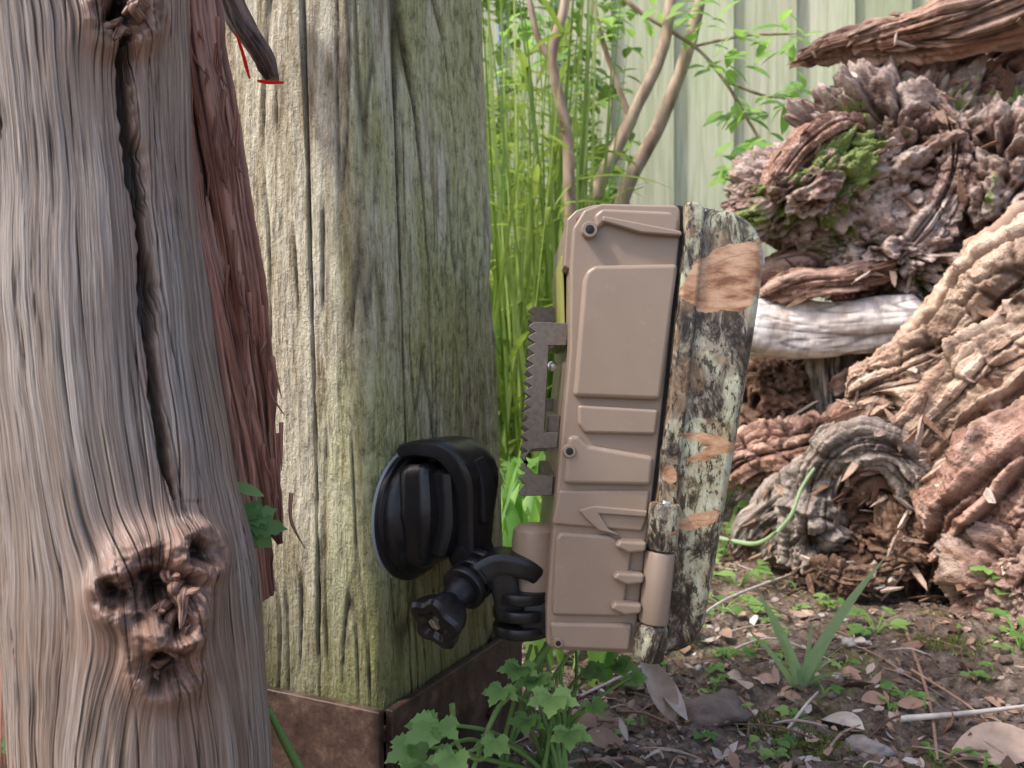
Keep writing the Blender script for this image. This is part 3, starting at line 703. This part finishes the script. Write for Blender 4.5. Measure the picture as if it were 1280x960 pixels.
pt('torn_bark_left',[(at(1005,705,6.2),.10),(at(1015,655,6.1),.18),(at(1022,605,6.1),.17),(at(1050,570,6.1),.14)],140,220,pile_grey,RD(73,.06,1.6,.6,.012,1.4,.12),parent=hl,flat=1.2)
pt('inner_layer',[(at(1042,665,6.1),.03),(at(1058,615,6.0),.08),(at(1092,592,5.9),.09),(at(1132,610,5.9),.09),(at(1152,655,6.0),.04)],110,200,gn_brown,RD(77,.04,1.6,.6,.01,1.3,.10),parent=hl,flat=1.8)
pt('heartwood_slab',[(at(1165,705,5.7),.05),(at(1140,675,5.7),.14),(at(1125,640,5.8),.13),(at(1118,615,5.9),.05)],110,160,gn_brown,RD(79,.05,1.6,.8,.01,1.3,.10),parent=hl,flat=1.3)
pt('torn_bark_low',[(at(1012,708,5.9),.06),(at(1055,720,5.75),.12),(at(1105,716,5.7),.12),(at(1150,700,5.8),.06)],110,180,gn_brown,RD(75,.05,1.6,.8,.015,1.3,.10),parent=hl)
pt('grey_root',[(at(918,690,7.0),.06),(at(945,660,6.9),.17),(at(990,625,6.7),.22),(at(1035,595,6.5),.22),(at(1080,570,6.6),.15)],130,240,pile_grey,RD(81,.06,2.0,.5,.02,1,.08))
pt('grey_root',[(at(950,700,6.6),.04),(at(985,680,6.5),.11),(at(1040,690,6.2),.13)],80,120,pile_grey,RD(83,.05,2,.6,.02,1,.06))
blob('dark_back_mass',at(1230,520,8.3),(1.7,1.0,1.6),71,gn_dark,.3,1.8,6)  # dark mass behind the right-hand logs
# loose splinters and bark flakes lying on / peeling from the pile
g=G('wood_flake',.8,.2); t=g.attr('tint'); nn=g.noise(g.obj,9,5,.8)
m_flake=g.fin(g.mix(.5,g.ramp(t,[(0,(.10,.05,.035)),(.4,(.32,.19,.13)),(.8,(.55,.40,.32)),(1,(.70,.60,.52))]),g.ramp(nn,[(.34,.25),(.6,1)]),'MULTIPLY'),None,g.bump(nn,1,.04))
b=Batch()
for o in PILE:
    me=o.data; nv=len(me.vertices); K=int(28+nv/1400)
    for i in range(K):
        vv=me.vertices[random.randrange(nv)]; p=vv.co; n=vv.normal.copy()
        if n.y>.45: continue
        d=V(U(-1,1),U(-.4,.4),U(-1,.5)); s=U(.03,.13)*(1.6 if R()<.1 else 1)
        nn_=(n+V(U(-.4,.4),U(-.4,.4),U(-.3,.3))).normalized()
        b.flake(p-n*.01,d,nn_,s*U(1,2.4),s*U(.25,.7),U(.008,.025),R())
b.obj('bark_fragments',m_flake,None,False)

# ---------------------------------------------------------------- vegetation
m_reed=leafmat('reed_leaf',(.06,.14,.025),(.40,.50,.14),.4)
m_green=leafmat('fresh_leaf',(.10,.26,.06),(.38,.58,.18),.5)
m_dark=leafmat('weed_leaf',(.07,.18,.05),(.24,.40,.13),.35)
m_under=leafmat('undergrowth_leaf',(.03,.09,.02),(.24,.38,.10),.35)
m_blue=leafmat('strap_leaf',(.20,.34,.16),(.45,.60,.36),.35)
b=Batch()
for i in range(620):
    d=U(8,15); x0=(U(570,730)-640)*d/1000; base=on_ground(x0,d)
    h=U(2.5,8.0)*(1 if R()<.6 else .6)
    lean=V(U(-.9,.9),U(-.5,.5),0)
    b.blade(base,base+lean+V(0,0,h),U(.02,.07),R()**1.5,U(0,.02),9)
for i in range(420):
    d=U(8,14); x0=(U(580,735)-640)*d/1000; base=V(x0,d,U(.5,5.5)); a=U(0,6.28)
    b.leaf(base,V(math.cos(a),math.sin(a),U(.1,1.4)),V(0,0,1),U(.5,1.3),U(.04,.10),R(),curl=U(.4,1.5),fold=.3,seg=7)
b.obj('bamboo_clump',m_reed)
b=Batch()
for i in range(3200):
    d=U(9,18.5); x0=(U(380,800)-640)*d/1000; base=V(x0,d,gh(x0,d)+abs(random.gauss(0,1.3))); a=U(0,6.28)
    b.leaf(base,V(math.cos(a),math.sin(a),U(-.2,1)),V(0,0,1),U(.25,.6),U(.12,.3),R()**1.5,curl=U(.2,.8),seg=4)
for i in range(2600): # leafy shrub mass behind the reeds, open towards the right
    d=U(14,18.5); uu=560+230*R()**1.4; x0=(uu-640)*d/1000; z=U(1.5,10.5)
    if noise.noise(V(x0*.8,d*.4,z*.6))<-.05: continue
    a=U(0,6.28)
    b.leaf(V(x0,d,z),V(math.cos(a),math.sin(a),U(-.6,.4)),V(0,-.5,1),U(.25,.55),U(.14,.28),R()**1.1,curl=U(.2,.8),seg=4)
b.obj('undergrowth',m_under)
sh=empty('hazel_shrub')
g=G('shrub_bark',.7,.3); nn=g.noise(g.map(g.obj,(3,3,1)),2,4)
m_bark=g.fin(g.ramp(nn,[(.35,(.22,.145,.10)),(.65,(.46,.36,.27))]),None,g.bump(nn,.5,.02))
def stemtube(pts,r0,r1):
    n=len(pts); tube('stem',[(p,r0+(r1-r0)*i/(n-1)) for i,p in enumerate(pts)],16,60,m_bark,grain_disp(.01,1,2,R()*9,.0),parent=sh)
D0=10.5
stemtube([at(716,610,D0-2),at(712,400,D0-2),at(712,260,D0-2),at(707,160,D0-2),at(690,75,D0-2),at(705,10,D0-2),at(720,-80,D0-2)],.075,.045)
stemtube([at(735,610,D0),at(728,400,D0),at(742,255,D0),at(788,150,D0),at(830,55,D0),at(842,-60,D0)],.10,.07)
stemtube([at(755,610,D0+.5),at(755,400,D0+.5),at(778,250,D0+.5),at(822,160,D0+.5),at(862,55,D0+.5),at(885,-60,D0+.5)],.12,.08)
stemtube([at(690,75,D0-2),at(670,40,D0-2),at(655,-40,D0-2)],.04,.025)
stemtube([at(788,150,D0),at(750,40,D0),at(738,-40,D0)],.04,.02)
stemtube([at(762,-20,D0),at(800,15,D0),at(868,58,D0),at(905,100,D0),at(935,150,D0),at(962,192,D0)],.03,.015)
stemtube([at(905,100,D0),at(950,118,D0),at(995,125,D0)],.02,.01)
stemtube([at(868,58,D0),at(930,45,D0),at(995,42,D0)],.02,.01)
b=Batch()
for (u,v,n,sp_) in ((870,12,18,28),(905,78,14,22),(985,42,16,24),(992,120,22,24),(938,140,22,20),(950,185,28,26),(925,215,22,18),(965,215,22,20),(690,60,14,25),(655,30,14,25),(790,30,8,30),(930,50,8,20),(830,5,10,20),(760,20,10,24),(640,90,10,24),(700,120,8,24)):
    for i in range(n):
        p=at(u+random.gauss(0,sp_*.6),v+random.gauss(0,sp_*.5),D0+U(-.5,.5)); a=U(0,6.28)
        b.leaf(p,V(math.cos(a),math.sin(a)*.6,U(-.5,.3)),V(0,-.7,1),U(.2,.42),U(.12,.2),U(.4,1.1),curl=.5,seg=5)
b.obj('leaves',m_green,sh)
b=Batch()
for i in range(140):
    d=U(4.2,7.5); x0=(U(600,760)-640)*d/1000
    if x0<.1 and d<4.6: continue
    base=on_ground(x0,d); a=U(0,6.28); L=U(.4,1.1)
    b.leaf(base,V(math.cos(a)*.5,math.sin(a)*.5,1),V(math.cos(a),math.sin(a),.1)*-1,L,U(.06,.15),R(),curl=U(-1.6,-.4),fold=.35,seg=9,power=.6)
b.obj('bluebell_leaves',m_green)
b=Batch()
def weed(u,v,n,L,spread=.2,hi=.2):
    d=1600/(v-480); x0=(u-640)*d/1000
    c0=on_ground(x0,d)
    for i in range(n):
        a=U(0,6.28); rr=U(.2,1)*spread
        p=c0+V(math.cos(a)*rr,math.sin(a)*rr,U(.3,1)*hi)
        b.stem([c0,(c0+p)/2+V(0,0,.02),p],.007,.8,5)
        if R()<.5: b.lobed(p,V(math.cos(a),math.sin(a),.1),V(U(-.3,.3),-.35,1),L*U(.7,1.1),U(.2,1),3,1.9)
        else: b.leaf(p,V(math.cos(a),math.sin(a),.2),V(0,-.3,1),L,L*.6,U(.2,1),seg=6)
for (u,v,n,L,s,h) in ((900,700,12,.22,.4,.5),(925,735,8,.15,.3,.2),(905,640,14,.25,.4,.6),(950,600+60,10,.2,.3,.5),(1095,800,7,.13,.15,.12),(1130,880,5,.08,.1,.06),(1262,790,8,.16,.2,.35),(1275,835,6,.14,.15,.25),(760,830,10,.15,.3,.3),(820,805,8,.13,.25,.15),(940,775,5,.1,.15,.1),(870,735,8,.16,.3,.3),(1030,770,4,.08,.1,.06),(1215,860,4,.07,.1,.05),(905,770,6,.12,.2,.1),(1010,700,6,.1,.2,.1),(700,700,20,.3,.5,.8),(660,690,20,.3,.5,.9),(910,830,5,.08,.1,.05)):
    weed(u,v,n,L,s,h)
for i in range(70): weed(U(740,1280),U(690,955),2,U(.04,.09),.06,.05)
b.obj('seedlings',m_green)
b=Batch()
gb=at(1000,858,4.2)
for (u,v,w,d) in ((1106,697,.060,3.9),(1092,712,.035,4.0),(946,738,.055,3.9),(1045,790,.035,3.8),(962,775,.035,3.9),(1016,775,.03,4.1),(932,785,.03,3.9),(985,810,.03,3.8)):
    tp_=at(u,v,d); DD=tp_-gb
    b.blade(gb+V(U(-.03,.03),U(-.03,.03),-.02),tp_,w,U(.6,1),.05,9,V(DD.z,-.25,-DD.x).normalized())
for i in range(8):
    b.blade(gb,gb+V(U(-.35,.35),U(-.3,.1),U(.1,.4)),.03,U(.2,.8),.1,7)
b.obj('grass_tuft',m_blue)
b=Batch()
root=V(.12,2.95,.15)
W=[((548,905),2.35,.13),((520,930),2.4,.11),((568,945),2.3,.11),((650,835),2.6,.10),((690,872),2.45,.12),((712,915),2.5,.10),((628,862),2.55,.09),((735,835),2.8,.09),((770,830),2.9,.09),((790,845),3.0,.08),((530,955),2.5,.11),((740,880),2.7,.08),((660,900),2.6,.09),((720,800),3.1,.10),((620,925),2.5,.09),((670,850),2.6,.10)]
for (uv,d,L) in W:
    p=at(uv[0],uv[1],d)
    mid=(p+root)/2+V(U(-.06,.06),U(-.05,.05),U(.02,.10))
    b.stem([root+V(U(-.05,.05),U(-.05,.05),0),mid,p],.010,1.2)
    dd=(p-root); dd.z=U(-.05,.05)
    for q in range(3):
        a=(q-1)*1.0+U(-.2,.2); d3=Matrix.Rotation(a,3,'Z')@dd.normalized()
        b.lobed(p,d3,V(U(-.25,.25),-.75,.8),L*(1 if q==1 else .8),U(.25,1.1),3,1.3)
for i in range(9):
    b.stem([V(U(-.1,.35),2.8+U(-.2,.2),-.1),V(U(-.05,.2),2.8,.25),at(U(660,710),U(790,850),2.8)],.013,1.3)
b.stem([at(690,800,2.7),at(655,850,2.65),at(620,890,2.6),at(590,965,2.5)],.014,1.5)
b.stem([at(565,880,2.5),at(572,930,2.5),at(600,950,2.5),at(620,930,2.5)],.010,1.4)
b.obj('buttercup_plant',m_dark)
b=Batch()
p=at(300,625,2.22); b.stem([at(260,640,2.3),at(285,630,2.25),p],.008,.4)
b.lobed(at(305,655,2.15),V(1,0,-.1),V(-.1,-1,.35),.12,.3,5,2.4)
b.leaf(at(286,603,2.15),V(1,0,-.35),V(0,-1,.5),.10,.03,.9,seg=7)
b.leaf(at(296,640,2.15),V(1,0,-.5),V(0,-1,.4),.11,.05,.4,seg=7,serr=.1)
b.stem([at(385,980,2.3),at(355,925,2.25),at(335,885,2.2)],.016,1.5)
b.leaf(at(-15,600,2.1),V(.3,0,-1),V(0,-1,.3),.16,.08,.6,seg=7,serr=.1)
b.lobed(at(20,950,2.2),V(.6,0,.5),V(0,-1,.5),.12,.3,5,2.4)
b.obj('nettle_plant',m_dark)
b=Batch()
b.stem([at(880,668,6.2),at(915,676,6.1),at(950,678,5.8),at(985,650,5.6),at(1002,610,5.6),at(1018,585,5.6)],.020,1.1,8)
b.obj('trailing_stem',m_blue)

# ---------------------------------------------------------------- litter
g=G('dead_leaf',.7,.3); t=g.attr('tint'); nn=g.noise(g.obj,12,5)
c=g.ramp(t,[(0,(.10,.06,.04)),(.3,(.27,.16,.105)),(.6,(.44,.28,.20)),(.85,(.53,.42,.35)),(1,(.70,.61,.54))])
c=g.mix(.6,c,g.ramp(nn,[(.3,.35),(.65,1)]),'MULTIPLY')
m_litter=g.fin(c,None,g.bump(nn,.6,.01))
b=Batch()
for i in range(10000):
    y=3+11*R()**1.6; x=U(-.6,.75)*y+ .2
    if x<.0 and y<4: continue
    s=U(.01,.045)*(2.0 if R()<.12 else 1)
    a=U(0,6.28); p=on_ground(x,y,U(.0,.03))
    b.leaf(p,V(math.cos(a),math.sin(a),U(-.15,.45)),V(U(-.7,.7),U(-.7,.7),1),s*U(1,2.2),s*U(.4,1.1),R()**1.2,curl=U(-1,1.2),fold=U(-.3,.5),seg=3,power=U(.6,1.3))
for (u,v,s,tn) in ((765,925,.16,.45),(925,855,.12,.8),(1080,910,.18,.95),(1110,885,.11,.5),(1190,935,.28,.75),(745,935,.12,.35),(975,870,.10,.6),(1065,820,.08,1.),(855,820,.12,.4),(900,800,.1,.5),(945,855,.09,.65),(1120,895,.1,.45),(820,880,.13,.5),(780,950,.14,.4),(1230,880,.1,.6)):
    d=1600/(v-480); a=U(0,6.28)
    b.leaf(on_ground((u-640)*d/1000,d,.03),V(math.cos(a),math.sin(a),.15),V(U(-.3,.3),-.5,1),s*1.3,s*.8,tn,curl=U(-.6,.9),fold=.3,seg=7)
b.leaf(at(800,820,3.6),V(.5,-.2,-.75),V(.3,-1,.3),.34,.13,.75,curl=.5,fold=.5,seg=8)
b.leaf(at(815,825,3.7),V(.2,-.2,-.6),V(.6,-1,.3),.3,.10,.85,curl=-.6,fold=.4,seg=8)
b.obj('leaf_litter',m_litter)
b=Batch()
for i in range(230):
    y=3.2+7*R()**1.4; x=U(.0,.72)*y; a=U(0,6.28); L=U(.1,.5)
    p=on_ground(x,y,.02); q=on_ground(x+math.cos(a)*L,y+math.sin(a)*L,U(.01,.06))
    b.stem([p,(p+q)/2+V(U(-.02,.02),U(-.02,.02),.02),q],U(.003,.010),R(),5)
def gp(u,v,up=.04):
    d=1600/(v-480); return on_ground((u-640)*d/1000,d,up)
b.stem([gp(992,727,.05),gp(900,790,.12),gp(830,850,.15),gp(725,905,.10)],.012,.95,6)
b.stem([gp(1130,800),gp(1160,880),gp(1172,955)],.012,.5,6)
b.stem([gp(1125,908),gp(1210,910,.06),gp(1300,898)],.016,1.,6)
b.stem([gp(880,835),gp(960,815,.08),gp(1040,840)],.008,.9,6)
b.stem([gp(1140,850),gp(1220,905),gp(1290,960)],.008,.6,6)
b.obj('twigs',m_litter)
g=G('stone',.8,.3); t=g.attr('tint'); nn=g.noise(g.obj,14,5,.7)
m_stone=g.fin(g.mix(.5,g.ramp(t,[(0,(.14,.10,.08)),(.6,(.28,.21,.18)),(1,(.50,.45,.42))]),g.ramp(nn,[(.3,.4),(.7,1)]),'MULTIPLY'),None,g.bump(nn,.8,.02))
vs=[];fs=[];tt=[]
bm=bmesh.new(); bmesh.ops.create_icosphere(bm,subdivisions=3,radius=1); bv=[v.co.copy() for v in bm.verts]; bf=[[v.index for v in f.verts] for f in bm.faces]; bm.free()
def stone(p,s,tn):
    o=len(vs); sd=R()*50; rm=Matrix.Rotation(U(0,3.14),3,'Z')
    for v in bv:
        r=1+.45*noise.fractal(v*1.3+V(sd,0,0),.8,2,3)
        vs.append(p+rm@V(v.x*s*r,v.y*s*.7*r,v.z*s*.5*r)); tt.append(tn)
    for f in bf: fs.append([o+k for k in f])
for i in range(500):
    y=3.1+7*R()**1.5; x=U(.0,.75)*y; stone(on_ground(x,y,.005),U(.01,.045),R()**2)
stone(gp(890,905,.03),.15,.35); stone(gp(905,885,.04),.10,.3); stone(gp(1085,935,.02),.09,.8); stone(gp(1062,822,.02),.05,1.)
mkobj('stones',vs,fs,m_stone,None,True,tint=tt)
g=G('moss',.95,.1); nn=g.noise(g.obj,30,5,.7)
m_moss=g.fin(g.ramp(nn,[(.3,(.08,.10,.02)),(.65,(.34,.38,.12))]),None,g.bump(nn,1,.03))
b=Batch()
for (u,v,s) in ((965,905,.20),(1185,825,.18),(1020,935,.15)):
    for i in range(500):
        a=U(0,6.28); r=s*math.sqrt(R()); c0=gp(u,v,0); p=on_ground(c0.x+r*math.cos(a),c0.y+r*math.sin(a),0)
        b.blade(p,p+V(U(-.02,.02),U(-.02,.02),U(.01,.04)),.006,.5,0,2)
b.obj('moss_patch',m_moss)

# ---------------------------------------------------------------- light, sky, camera
sd=V(.56,.24,-.80).normalized()  # travel direction of sunlight
el=math.asin(-sd.z); rot=math.atan2(-sd.x,-sd.y)
w=bpy.data.worlds.new('World'); scn.world=w; w.use_nodes=True; nt=w.node_tree
sky=nt.nodes.new('ShaderNodeTexSky'); sky.sky_type='NISHITA'; sky.sun_disc=False; sky.sun_elevation=el; sky.sun_rotation=rot
sky.dust_density=3; sky.air_density=1.0; sky.ozone_density=.8
mx=nt.nodes.new('ShaderNodeMix'); mx.data_type='RGBA'; mx.blend_type='MULTIPLY'; mx.inputs[0].default_value=1; mx.inputs[7].default_value=(1.05,1.0,.97,1)
nt.links.new(sky.outputs[0],mx.inputs[6])
bg=nt.nodes['Background']; bg.inputs[1].default_value=.31; nt.links.new(mx.outputs[2],bg.inputs[0])
L=bpy.data.lights.new('sun','SUN'); L.energy=3.9; L.angle=math.radians(5); L.color=(1,.96,.89)
lo=bpy.data.objects.new('sun',L); link(lo); lo.rotation_euler=sd.to_track_quat('-Z','Y').to_euler(); lo.location=(-5,0,15)
cam=bpy.data.cameras.new('camera'); cam.lens=28.125; cam.sensor_width=36; cam.clip_start=.05; cam.clip_end=2000
cam.dof.use_dof=True; cam.dof.focus_distance=2.45; cam.dof.aperture_fstop=3.2
co=bpy.data.objects.new('camera',cam); link(co); co.location=(0,0,EYE); co.rotation_euler=(math.radians(90),0,0)
scn.camera=co
scn.view_settings.view_transform='Standard'; scn.view_settings.look='None'; scn.view_settings.exposure=0
